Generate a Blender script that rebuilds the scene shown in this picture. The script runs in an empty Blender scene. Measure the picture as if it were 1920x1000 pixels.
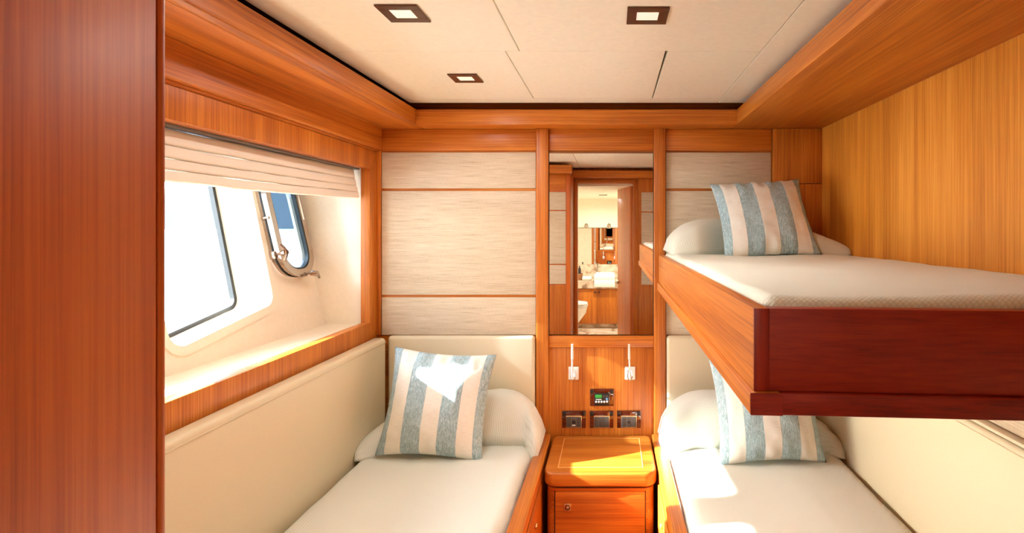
import bpy, bmesh, math, random
from mathutils import Vector, Matrix, noise

random.seed(7)
EYE = 1.45            # height of the eye level; meshes below give heights relative to it
C = bpy.context.scene.collection
S = bpy.context.scene

# ------------------------------------------------------------------ camera, world, sun, exposure
cam_d = bpy.data.cameras.new('camera')
cam = bpy.data.objects.new('camera', cam_d); C.objects.link(cam)
cam.location = (0, 0, EYE); cam.rotation_euler = (math.pi/2, 0, 0)
cam_d.sensor_width = 36; cam_d.lens = 36*1000/1920
cam_d.shift_x = -(1146-960)/1920
cam_d.shift_y = -(500-428)/1920
cam_d.clip_start = 0.01; cam_d.clip_end = 5000
S.camera = cam

w = bpy.data.worlds.new('world'); S.world = w; w.use_nodes = True
wn = w.node_tree.nodes; wl = w.node_tree.links
sky = wn.new('ShaderNodeTexSky'); sky.sky_type = 'NISHITA'; sky.sun_disc = False
sky.sun_elevation = math.radians(30); sky.sun_rotation = math.radians(-90)   # low sun off the window side
sky.air_density = 1.0; sky.dust_density = 1.5
wl.new(sky.outputs[0], wn['Background'].inputs[0])
wn['Background'].inputs[1].default_value = 1.7

SUN_DIR = Vector((1.0, 0.12, -0.57)).normalized()
sd = bpy.data.lights.new('sun', 'SUN'); sd.energy = 32; sd.angle = math.radians(0.6); sd.color = (1, .985, .96)
so = bpy.data.objects.new('sun', sd); C.objects.link(so); so.location = (-6, 2, 6)
so.rotation_euler = SUN_DIR.to_track_quat('-Z', 'Y').to_euler()

S.view_settings.view_transform = 'Standard'; S.view_settings.look = 'None'
S.view_settings.gamma = 1; S.view_settings.use_curve_mapping = False
S.view_settings.exposure = 0.62
LAMP_W = 2.0          # each cabin downlight
BATH_W = 16.0
S.cycles.max_bounces = 10; S.cycles.diffuse_bounces = 6; S.cycles.glossy_bounces = 6
S.cycles.transparent_max_bounces = 12; S.cycles.use_denoising = True
S.cycles.sample_clamp_indirect = 6

# ------------------------------------------------------------------ materials
def lin(r, g, b):
    f = lambda c: c/12.92 if c <= .04045 else ((c+.055)/1.055)**2.4
    return (f(r/255), f(g/255), f(b/255), 1)

class NT:
    def __init__(s, name):
        s.m = bpy.data.materials.new(name); s.m.use_nodes = True
        s.t = s.m.node_tree; s.b = s.t.nodes['Principled BSDF']
    def n(s, kind, **kw):
        x = s.t.nodes.new(kind)
        for k, v in kw.items():
            if k[0] == '_': x.inputs[k[1:].replace('_', ' ')].default_value = v
            else: setattr(x, k, v)
        return x
    def l(s, a, b): s.t.links.new(a, b)
    def set(s, **kw):
        for k, v in kw.items(): s.b.inputs[k.replace('_', ' ')].default_value = v
    def math(s, op, a, b=None):
        x = s.n('ShaderNodeMath', operation=op)
        for i, q in enumerate((a, b)):
            if q is None: continue
            if isinstance(q, (int, float)): x.inputs[i].default_value = q
            else: s.l(q, x.inputs[i])
        return x.outputs[0]
    def bump(s, h, strength, dist):
        b = s.n('ShaderNodeBump'); b.inputs['Strength'].default_value = strength
        b.inputs['Distance'].default_value = dist
        s.l(h, b.inputs['Height']); s.l(b.outputs[0], s.b.inputs['Normal'])
    def ramp(s, fac, stops):
        r = s.n('ShaderNodeValToRGB'); e = r.color_ramp.elements
        while len(e) < len(stops): e.new(.5)
        for i, (p, c) in enumerate(stops): e[i].position = p; e[i].color = c
        s.l(fac, r.inputs[0]); return r.outputs[0]

def plain(name, rgb, rough=.5, metal=0, bump=None, coat=0, spec=.5):
    k = NT(name); k.set(Base_Color=lin(*rgb), Roughness=rough, Metallic=metal, Coat_Weight=coat, Specular_IOR_Level=spec)
    k.set(Coat_Roughness=.1)
    tc = k.n('ShaderNodeTexCoord')
    no = k.n('ShaderNodeTexNoise', _Scale=(bump[0] if bump else 60.), _Detail=4.)
    k.l(tc.outputs['Object'], no.inputs['Vector'])
    c = lin(*rgb)
    k.l(k.ramp(no.outputs[0], [(.3, tuple(v*.95 for v in c[:3])+(1,)), (.7, c)]), k.b.inputs['Base Color'])
    if bump: k.bump(no.outputs[0], bump[1], bump[2])
    return k.m

def wood(name, axis, dark, mid, light, rough=.42, var=.10, fine=190, coat=.15):
    k = NT(name); k.set(Roughness=rough, Coat_Weight=coat, Coat_Roughness=(.06 if coat > .9 else .3), Specular_IOR_Level=.4)
    tc = k.n('ShaderNodeTexCoord'); oi = k.n('ShaderNodeObjectInfo')
    off = k.math('MULTIPLY', oi.outputs['Random'], 9.0)
    va = k.n('ShaderNodeVectorMath', operation='ADD'); k.l(tc.outputs['Object'], va.inputs[0])
    cb = k.n('ShaderNodeCombineXYZ')
    for i in range(3): k.l(off, cb.inputs[i])
    k.l(cb.outputs[0], va.inputs[1])
    def layer(al, ac, det, dist):
        mp = k.n('ShaderNodeMapping'); sc = [ac]*3; sc['xyz'.index(axis)] = al
        mp.inputs['Scale'].default_value = sc
        k.l(va.outputs[0], mp.inputs['Vector'])
        nz = k.n('ShaderNodeTexNoise', _Scale=1., _Detail=det, _Distortion=dist)
        k.l(mp.outputs[0], nz.inputs['Vector']); return nz.outputs[0]
    a = layer(.8, 14, 4., .4); b = layer(2.2, fine, 3., .2); c = layer(9, fine*2.4, 2., 0.)
    s = k.math('ADD', k.math('ADD', k.math('MULTIPLY', a, .42), k.math('MULTIPLY', b, .4)), k.math('MULTIPLY', c, .18))
    col = k.ramp(s, [(.36, lin(*dark)), (.5, lin(*mid)), (.64, lin(*light))])
    hv = k.n('ShaderNodeHueSaturation'); k.l(col, hv.inputs['Color'])
    k.l(k.math('ADD', k.math('MULTIPLY', oi.outputs['Random'], var), 1-var/2), hv.inputs['Value'])
    k.l(hv.outputs[0], k.b.inputs['Base Color'])
    k.bump(s, .06, .001)
    return k.m

CH = ((148, 72, 14), (187, 104, 27), (213, 133, 46))
W = {a: wood('cherry_'+a, a, *CH) for a in 'xyz'}
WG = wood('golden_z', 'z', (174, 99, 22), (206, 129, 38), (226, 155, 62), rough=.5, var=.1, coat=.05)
WR = {a: wood('shaded_cherry_'+a, a, (104, 16, 4), (138, 29, 8), (158, 44, 14)) for a in 'xyz'}  # bunk foot's cherry, its unlit side painted as a darker red
WC = wood('wardrobe_cherry', 'z', (158, 68, 10), (190, 92, 20), (206, 112, 34), fine=260)
WD = plain('dark_groove', (46, 20, 10), .7)

def fabric(name):
    k = NT(name); k.set(Roughness=.9, Specular_IOR_Level=.15)
    tc = k.n('ShaderNodeTexCoord'); geo = tc.outputs['Object']
    def layer(sc, det):
        mp = k.n('ShaderNodeMapping'); mp.inputs['Scale'].default_value = sc; k.l(geo, mp.inputs['Vector'])
        nz = k.n('ShaderNodeTexNoise', _Scale=1., _Detail=det); k.l(mp.outputs[0], nz.inputs['Vector']); return nz.outputs[0]
    a = layer((9, 9, 380), 3.); b = layer((420, 420, 40), 1.); d = layer((2, 2, 40), 2.)
    s = k.math('ADD', k.math('ADD', k.math('MULTIPLY', a, .6), k.math('MULTIPLY', b, .15)), k.math('MULTIPLY', d, .25))
    k.l(k.ramp(s, [(.30, lin(172, 152, 126)), (.48, lin(204, 187, 161)), (.66, lin(218, 205, 182))]), k.b.inputs['Base Color'])
    k.bump(s, .25, .001)
    return k.m
FAB = fabric('wall_fabric')
LEA = plain('cream_leather', (216, 202, 170), .42, bump=(420., .12, .0006))
GRP = plain('cream_gelcoat', (240, 228, 208), .25, coat=.3)
CEIL = plain('ceiling_cream', (247, 242, 222), .5)
DKG = plain('cavity_shade', (52, 30, 16), .7)  # dark brown puts the ceiling gap's shade into the colour
STEEL = plain('polished_steel', (186, 172, 160), .14, metal=1)
RUB = plain('black_rubber', (28, 32, 34), .45)
PLW = plain('white_plastic', (236, 230, 220), .35)
PLG = plain('grey_plastic', (74, 68, 62), .45)
PLK = plain('black_plastic', (26, 24, 24), .35)
BRZ = plain('bronze_trim', (96, 62, 40), .22, metal=.75)
GLOSS = wood('glossy_mahogany', 'x', (58, 16, 8), (84, 26, 12), (110, 40, 18), rough=.08, coat=1.)
PALE = plain('pale_inlay', (232, 168, 96), .4)
CHROME = plain('satin_brass', (226, 196, 150), .25, metal=.8)
PORC = plain('white_porcelain', (246, 244, 240), .12, coat=.5)
SHADE = plain('blind_linen', (240, 230, 214), .9, bump=(700., .15, .0006), spec=.1)
HILL = plain('hazy_hills', (140, 138, 132), 1, spec=0)

def marble():
    k = NT('beige_marble'); k.set(Roughness=.15)
    tc = k.n('ShaderNodeTexCoord')
    nz = k.n('ShaderNodeTexNoise', _Scale=5., _Detail=8., _Distortion=1.5); k.l(tc.outputs['Object'], nz.inputs['Vector'])
    k.l(k.ramp(nz.outputs[0], [(.35, lin(150, 118, 92)), (.5, lin(214, 192, 166)), (.7, lin(232, 216, 196))]), k.b.inputs['Base Color'])
    return k.m
MARB = marble()

def sea():
    k = NT('sea_glitter'); k.set(Base_Color=lin(226, 232, 234), Roughness=.28, Metallic=.35)  # pale metallic colour stands in for sun glitter, throws light indoors
    tc = k.n('ShaderNodeTexCoord'); nz = k.n('ShaderNodeTexNoise', _Scale=.6, _Detail=5.)
    k.l(tc.outputs['Object'], nz.inputs['Vector']); k.bump(nz.outputs[0], .4, .3); return k.m

def glass(name, tint):
    k = NT(name); t = k.t
    tr = k.n('ShaderNodeBsdfTransparent'); tr.inputs[0].default_value = tint
    gl = k.n('ShaderNodeBsdfGlossy'); gl.inputs['Roughness'].default_value = .02
    lw = k.n('ShaderNodeLayerWeight'); lw.inputs[0].default_value = .5
    fr = k.math('ADD', .012, k.math('MULTIPLY', k.math('POWER', lw.outputs['Facing'], 5.0), .4))
    mx = k.n('ShaderNodeMixShader'); k.l(fr, mx.inputs[0]); k.l(tr.outputs[0], mx.inputs[1]); k.l(gl.outputs[0], mx.inputs[2])
    k.l(mx.outputs[0], t.nodes['Material Output'].inputs['Surface']); return k.m
GLASS = glass('window_glass', (.96, .98, .98, 1)); TINT = glass('tinted_porthole_glass', (.42, .50, .55, 1))
MIR = plain('silvered_mirror', (250, 247, 242), .0, metal=1)

def emis(name, rgb, st):
    k = NT(name); k.set(Base_Color=lin(*rgb), Emission_Color=lin(*rgb), Emission_Strength=st, Roughness=.4); return k.m
DIFF = emis('lamp_diffuser', (250, 238, 220), .32)
LCD = emis('green_screen', (40, 130, 50), .35)

def coverlet():
    k = NT('white_coverlet'); k.set(Roughness=.85, Specular_IOR_Level=.15, Sheen_Weight=.1)
    tc = k.n('ShaderNodeTexCoord'); sp = k.n('ShaderNodeSeparateXYZ'); k.l(tc.outputs['Object'], sp.inputs[0])
    f = lambda o, sc: k.math('SINE', k.math('MULTIPLY', o, sc))
    xs = k.math('ADD', sp.outputs[0], sp.outputs[1]); ys = k.math('SUBTRACT', sp.outputs[0], k.math('ADD', sp.outputs[1], k.math('MULTIPLY', sp.outputs[2], .9)))
    h = k.math('ABSOLUTE', k.math('MULTIPLY', f(xs, 330), f(ys, 330)))
    no = k.n('ShaderNodeTexNoise', _Scale=900., _Detail=2.); k.l(tc.outputs['Object'], no.inputs['Vector'])
    h2 = k.math('ADD', k.math('MULTIPLY', h, .8), k.math('MULTIPLY', no.outputs[0], .3))
    k.l(k.ramp(h2, [(.0, lin(208, 210, 198)), (.6, lin(229, 232, 221))]), k.b.inputs['Base Color'])
    k.bump(h2, .45, .0016)
    return k.m
COV = coverlet()

def stripes():
    k = NT('striped_cushion_cloth'); k.set(Specular_IOR_Level=.3, Sheen_Weight=.15)
    tc = k.n('ShaderNodeTexCoord'); sp = k.n('ShaderNodeSeparateXYZ'); k.l(tc.outputs['UV'], sp.inputs[0])
    fr = k.math('FRACT', k.math('ADD', k.math('MULTIPLY', sp.outputs[0], 3.0), .5))
    d = k.math('ABSOLUTE', k.math('SUBTRACT', fr, .5))           # 0 at a blue stripe's middle
    mk = k.n('ShaderNodeMapRange'); k.l(d, mk.inputs[0])
    mk.inputs[1].default_value = .262; mk.inputs[2].default_value = .27; mk.inputs[3].default_value = 1; mk.inputs[4].default_value = 0
    blue = mk.outputs[0]
    mp = k.n('ShaderNodeMapping'); mp.inputs['Scale'].default_value = (95, 26, 1); k.l(tc.outputs['UV'], mp.inputs['Vector'])
    nz = k.n('ShaderNodeTexNoise', _Scale=1., _Detail=3., _Distortion=1.2); k.l(mp.outputs[0], nz.inputs['Vector'])
    cb = k.ramp(nz.outputs[0], [(.34, lin(136, 160, 166)), (.52, lin(166, 190, 196)), (.70, lin(196, 214, 218))])
    mp2 = k.n('ShaderNodeMapping'); mp2.inputs['Scale'].default_value = (14, 240, 1); k.l(tc.outputs['UV'], mp2.inputs['Vector'])
    n2 = k.n('ShaderNodeTexNoise', _Scale=1., _Detail=2.); k.l(mp2.outputs[0], n2.inputs['Vector'])
    cw = k.ramp(n2.outputs[0], [(.3, lin(224, 220, 208)), (.7, lin(238, 236, 226))])
    mx = k.n('ShaderNodeMix', data_type='RGBA'); k.l(blue, mx.inputs[0]); k.l(cw, mx.inputs[6]); k.l(cb, mx.inputs[7])
    k.l(mx.outputs[2], k.b.inputs['Base Color'])
    k.l(k.math('ADD', .45, k.math('MULTIPLY', blue, .4)), k.b.inputs['Roughness'])
    k.bump(k.math('MULTIPLY', nz.outputs[0], blue), .7, .004)
    return k.m
CUSH = stripes()

# ------------------------------------------------------------------ mesh helpers
def box(bm, x0, x1, y0, y1, z0, z1, bev=0, seg=2):
    r = bmesh.ops.create_cube(bm, size=1)
    vs = r['verts']
    for v in vs:
        v.co = Vector(((x0+x1)/2+v.co.x*(x1-x0), (y0+y1)/2+v.co.y*(y1-y0), (z0+z1)/2+v.co.z*(z1-z0)))
    if bev:
        es = list({e for v in vs for e in v.link_edges})
        bmesh.ops.bevel(bm, geom=es, offset=bev, segments=seg, profile=.5, affect='EDGES')
    return bm
def BX(*a, **k): return box(bmesh.new(), *a, **k)

def prism(pts, a0, a1, axis='z', bev=0, seg=2):
    # polygon extruded along an axis; pts are the two other coordinates in xyz order
    bm = bmesh.new()
    def P(p, a):
        return {'z': (p[0], p[1], a), 'y': (p[0], a, p[1]), 'x': (a, p[0], p[1])}[axis]
    lo = [bm.verts.new(P(p, a0)) for p in pts]; hi = [bm.verts.new(P(p, a1)) for p in pts]
    caps = [bm.faces.new(lo), bm.faces.new(hi)]
    n = len(pts)
    for i in range(n): bm.faces.new((lo[i], lo[(i+1) % n], hi[(i+1) % n], hi[i]))
    bmesh.ops.recalc_face_normals(bm, faces=bm.faces)
    if bev:
        es = list({e for f in caps for e in f.edges})
        bmesh.ops.bevel(bm, geom=es, offset=bev, segments=seg, profile=.5, affect='EDGES')
    return bm

def rpoly(x0, x1, y0, y1, rs, n=8):
    # rounded rectangle, radii in order: (x0,y0) (x1,y0) (x1,y1) (x0,y1)
    if not hasattr(rs, '__len__'): rs = [rs]*4
    out = []
    for (cx, cy, sx, sy, a), r in zip(((x0, y0, 1, 1, math.pi), (x1, y0, -1, 1, 1.5*math.pi), (x1, y1, -1, -1, 0), (x0, y1, 1, -1, .5*math.pi)), rs):
        for i in range(n+1):
            t = a+i/n*math.pi/2
            out.append((cx+sx*r+r*math.cos(t), cy+sy*r+r*math.sin(t)))
    return out
def round_corners(pts, r, n=6):
    out = []; m = len(pts)
    for i in range(m):
        p = Vector(pts[i]); a = (Vector(pts[i-1])-p).normalized(); b = (Vector(pts[(i+1) % m])-p).normalized()
        ang = a.angle(b); d = r/math.tan(ang/2); c = p+(a+b).normalized()*(r/math.sin(ang/2))
        s = p+a*d-c; e = p+b*d-c
        for k in range(n+1):
            t = k/n; v = (s*(1-t)+e*t).normalized()*r; out.append(tuple(c+v))
    return out

def tube(bm, pts, r, n=8, cap=True):
    pts = [Vector(p) for p in pts]; rs = r if hasattr(r, '__len__') else [r]*len(pts)
    rings = []; up = None
    for i, p in enumerate(pts):
        t = (pts[min(i+1, len(pts)-1)]-pts[max(i-1, 0)]).normalized()
        if up is None: up = t.orthogonal().normalized()
        up = (up-t*up.dot(t)).normalized(); q = t.cross(up)
        rings.append([bm.verts.new(p+(up*math.cos(2*math.pi*k/n)+q*math.sin(2*math.pi*k/n))*rs[i]) for k in range(n)])
    for a, b in zip(rings, rings[1:]):
        for k in range(n): bm.faces.new((a[k], a[(k+1) % n], b[(k+1) % n], b[k]))
    if cap: bm.faces.new(rings[0][::-1]); bm.faces.new(rings[-1])
    return bm
def cyl(bm, a, b, r, n=16): return tube(bm, [a, b], r, n)
def lathe(bm, prof, c, n=24, ax='z'):
    rings = []
    for r, h in prof:
        ring = []
        for k in range(n):
            a = 2*math.pi*k/n; d = (r*math.cos(a), r*math.sin(a))
            p = {'z': (d[0], d[1], h), 'y': (d[0], h, d[1]), 'x': (h, d[0], d[1])}[ax]
            ring.append(bm.verts.new(Vector(c)+Vector(p)))
        rings.append(ring)
    for a, b in zip(rings, rings[1:]):
        for k in range(n): bm.faces.new((a[k], a[(k+1) % n], b[(k+1) % n], b[k]))
    bm.faces.new(rings[0][::-1]); bm.faces.new(rings[-1])
    bmesh.ops.recalc_face_normals(bm, faces=bm.faces)
    return bm

def rbox(lo, hi, r, step=.03, nr=4, disp=None):
    # box with rounded edges on a fine grid, optionally displaced
    bm = bmesh.new(); ax = []
    for i in range(3):
        a, b = lo[i], hi[i]; rr = min(r, (b-a)/2*.999)
        n = max(1, round((b-a-2*rr)/step))
        c = [a+rr*(1-math.cos(k/nr*math.pi/2)) if False else a+rr*k/nr for k in range(nr)]
        c += [a+rr+(b-a-2*rr)*k/n for k in range(n+1)]
        c += [b-rr+rr*k/nr for k in range(1, nr+1)]
        ax.append(c)
    cache = {}
    def V(i, j, k):
        key = (i, j, k)
        if key not in cache:
            p = Vector((ax[0][i], ax[1][j], ax[2][k]))
            q = Vector([min(max(p[m], lo[m]+min(r, (hi[m]-lo[m])/2*.999)), hi[m]-min(r, (hi[m]-lo[m])/2*.999)) for m in range(3)])
            d = p-q
            if d.length > 1e-7: p = q+d.normalized()*r
            if disp: p = disp(p)
            cache[key] = bm.verts.new(p)
        return cache[key]
    N = [len(c)-1 for c in ax]
    for i in range(N[0]):
        for j in range(N[1]):
            for k, fl in ((0, 1), (N[2], 0)):
                f = [V(i, j, k), V(i+1, j, k), V(i+1, j+1, k), V(i, j+1, k)]; bm.faces.new(f[::-1] if fl else f)
    for i in range(N[0]):
        for k in range(N[2]):
            for j, fl in ((0, 0), (N[1], 1)):
                f = [V(i, j, k), V(i+1, j, k), V(i+1, j, k+1), V(i, j, k+1)]; bm.faces.new(f[::-1] if fl else f)
    for j in range(N[1]):
        for k in range(N[2]):
            for i, fl in ((0, 1), (N[0], 0)):
                f = [V(i, j, k), V(i, j+1, k), V(i, j+1, k+1), V(i, j, k+1)]; bm.faces.new(f[::-1] if fl else f)
    bmesh.ops.recalc_face_normals(bm, faces=bm.faces)
    return bm

def xf(bm, M):
    bmesh.ops.transform(bm, matrix=M, verts=bm.verts); return bm

WLOC = {}
def obj(name, bm, mat, parent=None, smooth=35, label=None):
    me = bpy.data.meshes.new(name)
    vs = [v.co for v in bm.verts]
    lo = Vector([min(v[i] for v in vs) for i in range(3)]); hi = Vector([max(v[i] for v in vs) for i in range(3)])
    c = (lo+hi)/2
    if parent is None: c.z = lo.z
    bmesh.ops.translate(bm, vec=-c, verts=bm.verts)
    bm.to_mesh(me); bm.free()
    if smooth:
        for p in me.polygons: p.use_smooth = True
        if smooth < 180: me.set_sharp_from_angle(angle=math.radians(smooth))
    me.materials.append(mat)
    o = bpy.data.objects.new(name, me); C.objects.link(o)
    wloc = c+Vector((0, 0, EYE)); WLOC[o] = wloc
    if parent: o.parent = parent; o.location = wloc-WLOC[parent]
    else: o.location = wloc
    if label: o['label'] = label
    return o
def thing(name, label, cat, loc, group=None):
    o = bpy.data.objects.new(name, None); C.objects.link(o); o.empty_display_size = .05
    o.location = Vector(loc)+Vector((0, 0, EYE)); WLOC[o] = o.location.copy()
    return tag(o, label, cat, group)
def tag(o, label, cat, group=None):
    o['label'] = label; o['category'] = cat
    if group: o['group'] = group
    return o
def struct(name, bm, mat, label, smooth=35):
    o = obj(name, bm, mat, None, smooth); o['kind'] = 'structure'; o['label'] = label; return o
def sempty(name, label, loc):
    o = bpy.data.objects.new(name, None); C.objects.link(o); o.empty_display_size = .05
    o.location = Vector(loc)+Vector((0, 0, EYE)); WLOC[o] = o.location.copy()
    o['kind'] = 'structure'; o['label'] = label; return o
def dup(root, delta, label=None):
    r = root.copy(); C.objects.link(r); r.location = root.location+Vector(delta); WLOC[r] = WLOC[root]+Vector(delta)
    if label: r['label'] = label
    for ch in list(root.children):
        c = ch.copy(); C.objects.link(c); c.parent = r
        for g in list(ch.children):
            d = g.copy(); C.objects.link(d); d.parent = c
    return r

FLOOR = -EYE
# ------------------------------------------------------------------ outside: sea and hills
m = bmesh.new()
bmesh.ops.create_grid(m, x_segments=2, y_segments=2, size=1)
for v in m.verts: v.co = Vector((-2000+v.co.x*1996.5, v.co.y*4000, -2.2))
o = struct('sea', m, sea(), 'bright sunlit sea outside the cabin windows')
m = bmesh.new()
rows = []
for i in range(90):
    y = -600+i*60; row = []
    ht = 60+70*noise.fractal(Vector((i*.09, 0, 3.3)), 1, 2, 4)+.02*y
    for d, hh in ((0, 0), (60, .35), (130, .8), (190, 1), (300, .6), (420, 0)):
        row.append(m.verts.new((-900-d, y+25*noise.noise(Vector((i*.4, d*.02, 1))), -2.4+max(85, 45+ht)*hh*(1+.15*noise.noise(Vector((i*.5, d*.03, 7)))))))
    rows.append(row)
for a, b in zip(rows, rows[1:]):
    for k in range(5): m.faces.new((a[k], b[k], b[k+1], a[k+1]))
struct('hills', m, HILL, 'hazy blue hills beyond the sea', smooth=180)

# ------------------------------------------------------------------ floor and ceiling
fl = struct('floor', BX(-1.10, 1.1, -.09, 2.6, FLOOR-.06, FLOOR), W['y'], 'wooden cabin floor between the berths')
cl = struct('ceiling', BX(-1.60, 1.1, -.12, 2.6, .60, .66), DKG, 'cream panelled cabin ceiling with shadow gap along the cornice')
G = .0013
for x0, x1, y0, y1 in ((-.902, -.29, .02, 1.687), (-.29, .475, .02, 1.687), (-.902, -.335, 1.687, 2.3), (-.335, .177, 1.687, 2.3),
                       (.179, .475, 1.687, 2.3), (-.902, .475, 2.3, 2.385), (.475, .60, .02, 2.385)):
    b = BX(x0+G, x1-G, y0+G, y1-G, .56, .58, bev=.0015, seg=1)
    if abs(x0+.335) < 1e-4:      # the hatch panel hangs a little open on its right edge
        for v in b.verts:
            if v.co.x > 0 and v.co.y < 2: v.co.x -= .004
    obj('ceiling_panel', b, CEIL, cl)
obj('ceiling_void', BX(-.86, .55, .1, 2.36, .59, .599), DKG, cl)

# ------------------------------------------------------------------ front wall (head end)
YW = 2.5
wf = struct('wall_front', BX(-1.30, 1.1, YW, YW+.1, FLOOR, .60), W['x'], 'cherry panelled head wall with beige fabric fields')
FT = .008
def fab(x0, x1, z0, z1): obj('fabric_panel', BX(x0, x1, YW-FT, YW+.002, z0, z1, bev=.003), FAB, wf, label='beige woven fabric panel')
for x0, x1 in ((-1.073, -.352), (.256, .747)):
    fab(x0, x1, .186, .354); fab(x0, x1, -.312, .174); fab(x0, x1, -.50, -.324)
    obj('top_rail', BX(x0-.002, x1+.002, YW-.012, YW+.002, .362, .462, bev=.002), W['x'], wf)
for x0, x1 in ((-.349, -.2915), (.1985, .2535)):
    obj('post', BX(x0, x1, YW-.028, YW+.002, FLOOR+.01, .463, bev=.004, seg=3), W['z'], wf)
obj('top_rail', BX(-.2915, .1985, YW-.012, YW+.002, .362, .462, bev=.002), W['x'], wf)
obj('lower_rail', BX(-.2915, .1985, YW-.016, YW+.002, -.556, -.502, bev=.003), W['x'], wf)
obj('outlet_board', BX(-.2915, .1985, YW-.006, YW+.002, FLOOR+.01, -.558, bev=.001), W['z'], wf)
obj('corner_post', BX(-1.10, -1.075, YW-.012, YW+.002, -.50, .362, bev=.003), W['z'], wf)
obj('corner_post', BX(.752, .986, YW-.03, YW+.002, .207, .462, bev=.002), W['z'], wf)
obj('corner_post', BX(.752, .986, YW-.03, YW+.002, -.50, .205, bev=.002), W['z'], wf)

# cornices under the ceiling
def cornice(name, bm, mat, label): return struct(name, bm, mat, label)
c1 = cornice('trim_1', prism([(2.38, .463), (2.502, .463), (2.502, .531), (2.384, .531), (2.38, .527)], -.871, .561, 'x'), W['x'], 'cherry cornice across the top of the head wall')
def yprism(pts, y0, y1): return prism(pts, y0, y1, 'y')
arc = [(-.872-.008+.008*math.cos(t), .471+.008*math.sin(t)) for t in [-(math.pi/2)*i/5 for i in range(6)]]
tl = cornice('trim_2', yprism([(-1.09, .531), (-.872, .531)]+arc+[(-1.09, .463)], .42, 2.502), W['y'], 'deep cherry cornice above the window')
obj('edge_bead', yprism([(-.905, .4632), (-.885, .458), (-.871, .4632), (-.875, .47), (-.9, .47)], .52, 2.38), W['y'], tl)
tr = cornice('trim_3', BX(.561, 1.0, -.03, 2.502, .463, .531, bev=.003), W['y'], 'wide cherry soffit over the upper bunk')
c4 = cornice('trim_4', BX(-.35, .561, -.03, .07, .463, .531, bev=.002), W['x'], 'cherry cornice above the doorway behind the camera')

# ------------------------------------------------------------------ left wall: frame around the window recess, hull liner
OY0, OY1 = .72, 2.42           # recess along the wall
OZ0, OZ1 = -.438, .285
HS = .234
def HX(z, off=0): return -1.41-HS*z-off
def core(y0, y1, z0, z1):        # solid between the cabin face and the sloping hull
    return prism([(-1.135, z0), (-1.135, z1), (HX(z1), z1), (HX(z0), z0)], y0, y1, 'y')
m = core(-.03, 2.5, FLOOR, OZ0)                    # below; its top is the sill
def join(a, b):
    me = bpy.data.meshes.new('tmp'); b.to_mesh(me); b.free(); a.from_mesh(me); bpy.data.meshes.remove(me)
join(m, core(-.03, 2.5, OZ1, .60)); join(m, core(-.03, OY0, OZ0, OZ1)); join(m, core(OY1+.02, 2.5, OZ0, OZ1))
wlft = struct('wall_left', m, GRP, 'cream hull side lining with a deep window recess')
XF = -1.095
obj('fascia', yprism([(-1.14, .463), (-1.07, .463), (-1.07, .368), (-1.074, .364), (-1.084, .364), (-1.084, .36), (-1.09, .357), (-1.14, .357)], .42, 2.499), W['y'], wlft)
# frame: rails and stiles with mitred corners
def mitre(pts, x0=-1.137, x1=XF, bev=.002): return prism(pts, x0, x1, 'x', bev=bev)
FY1 = 2.499
obj('frame_rail', mitre([(.42, .356), (FY1, .356), (OY1, .270), (OY0, .270)]), W['z'], wlft)
obj('frame_rail', mitre([(.42, -.512), (FY1, -.512), (OY1, -.430), (OY0, -.430)]), W['z'], wlft)
obj('frame_stile', mitre([(FY1, -.512), (FY1, .356), (OY1, .270), (OY1, -.430)]), W['z'], wlft)
obj('frame_stile', mitre([(.42, -.512), (.42, .356), (OY0, .270), (OY0, -.430)]), W['z'], wlft)
obj('lower_board', BX(-1.137, -1.10, .42, 2.499, FLOOR, -.514), WD, wlft)

hn = Vector((1, 0, HS)).normalized(); hu = Vector((-HS, 0, 1)).normalized()
HB = [(2.112, -.297), (2.142, .265), (1.60, .265), (1.60, -.372)]        # big window mouth (y,z)
HBr = round_corners(HB, .05, 6)
HC = [(1.44, -.40), (1.46, .265), (.90, .265), (.90, -.43)]
HCr = round_corners(HC, .05, 6)
HG = [(2.112, -.312), (2.140, .25), (1.60, .25), (1.60, -.392)]
HGr = round_corners(HG, .05, 6)
HCg = round_corners([(1.44, -.415), (1.46, .25), (.90, .25), (.90, -.432)], .05, 6)
PC = (2.278, .016); PW, PH, PR = .112, .212, .1
port = rpoly(PC[0]-PW, PC[0]+PW, PC[1]-PH, PC[1]+PH, PR, 8)
m = bmesh.new()
def loop(pts, off=0):
    vs = [m.verts.new((HX(z, off), y, z)) for y, z in pts]
    return vs, [m.edges.new((vs[i], vs[(i+1) % len(vs)])) for i in range(len(vs))]
_, e0 = loop([(OY0-.02, OZ0-.03), (OY1+.04, OZ0-.03), (OY1+.04, OZ1+.03), (OY0-.02, OZ1+.03)])
v1, e1 = loop(HBr); v2, e2 = loop(port); v5, e5 = loop(HCr)
bmesh.ops.triangle_fill(m, use_beauty=True, edges=e0+e1+e2+e5)
v3, _ = loop(HGr, .155)
for i in range(len(v1)): m.faces.new((v1[i], v1[(i+1) % len(v1)], v3[(i+1) % len(v1)], v3[i]))
v6, _ = loop(HCg, .155)
for i in range(len(v5)): m.faces.new((v5[i], v5[(i+1) % len(v5)], v6[(i+1) % len(v5)], v6[i]))
v4, _ = loop(port, .012)
for i in range(len(v2)): m.faces.new((v2[i], v2[(i+1) % len(v2)], v4[(i+1) % len(v2)], v4[i]))
hl = struct('trim_5', m, GRP, 'cream sloping hull liner inside the window recess', smooth=30)
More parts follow.
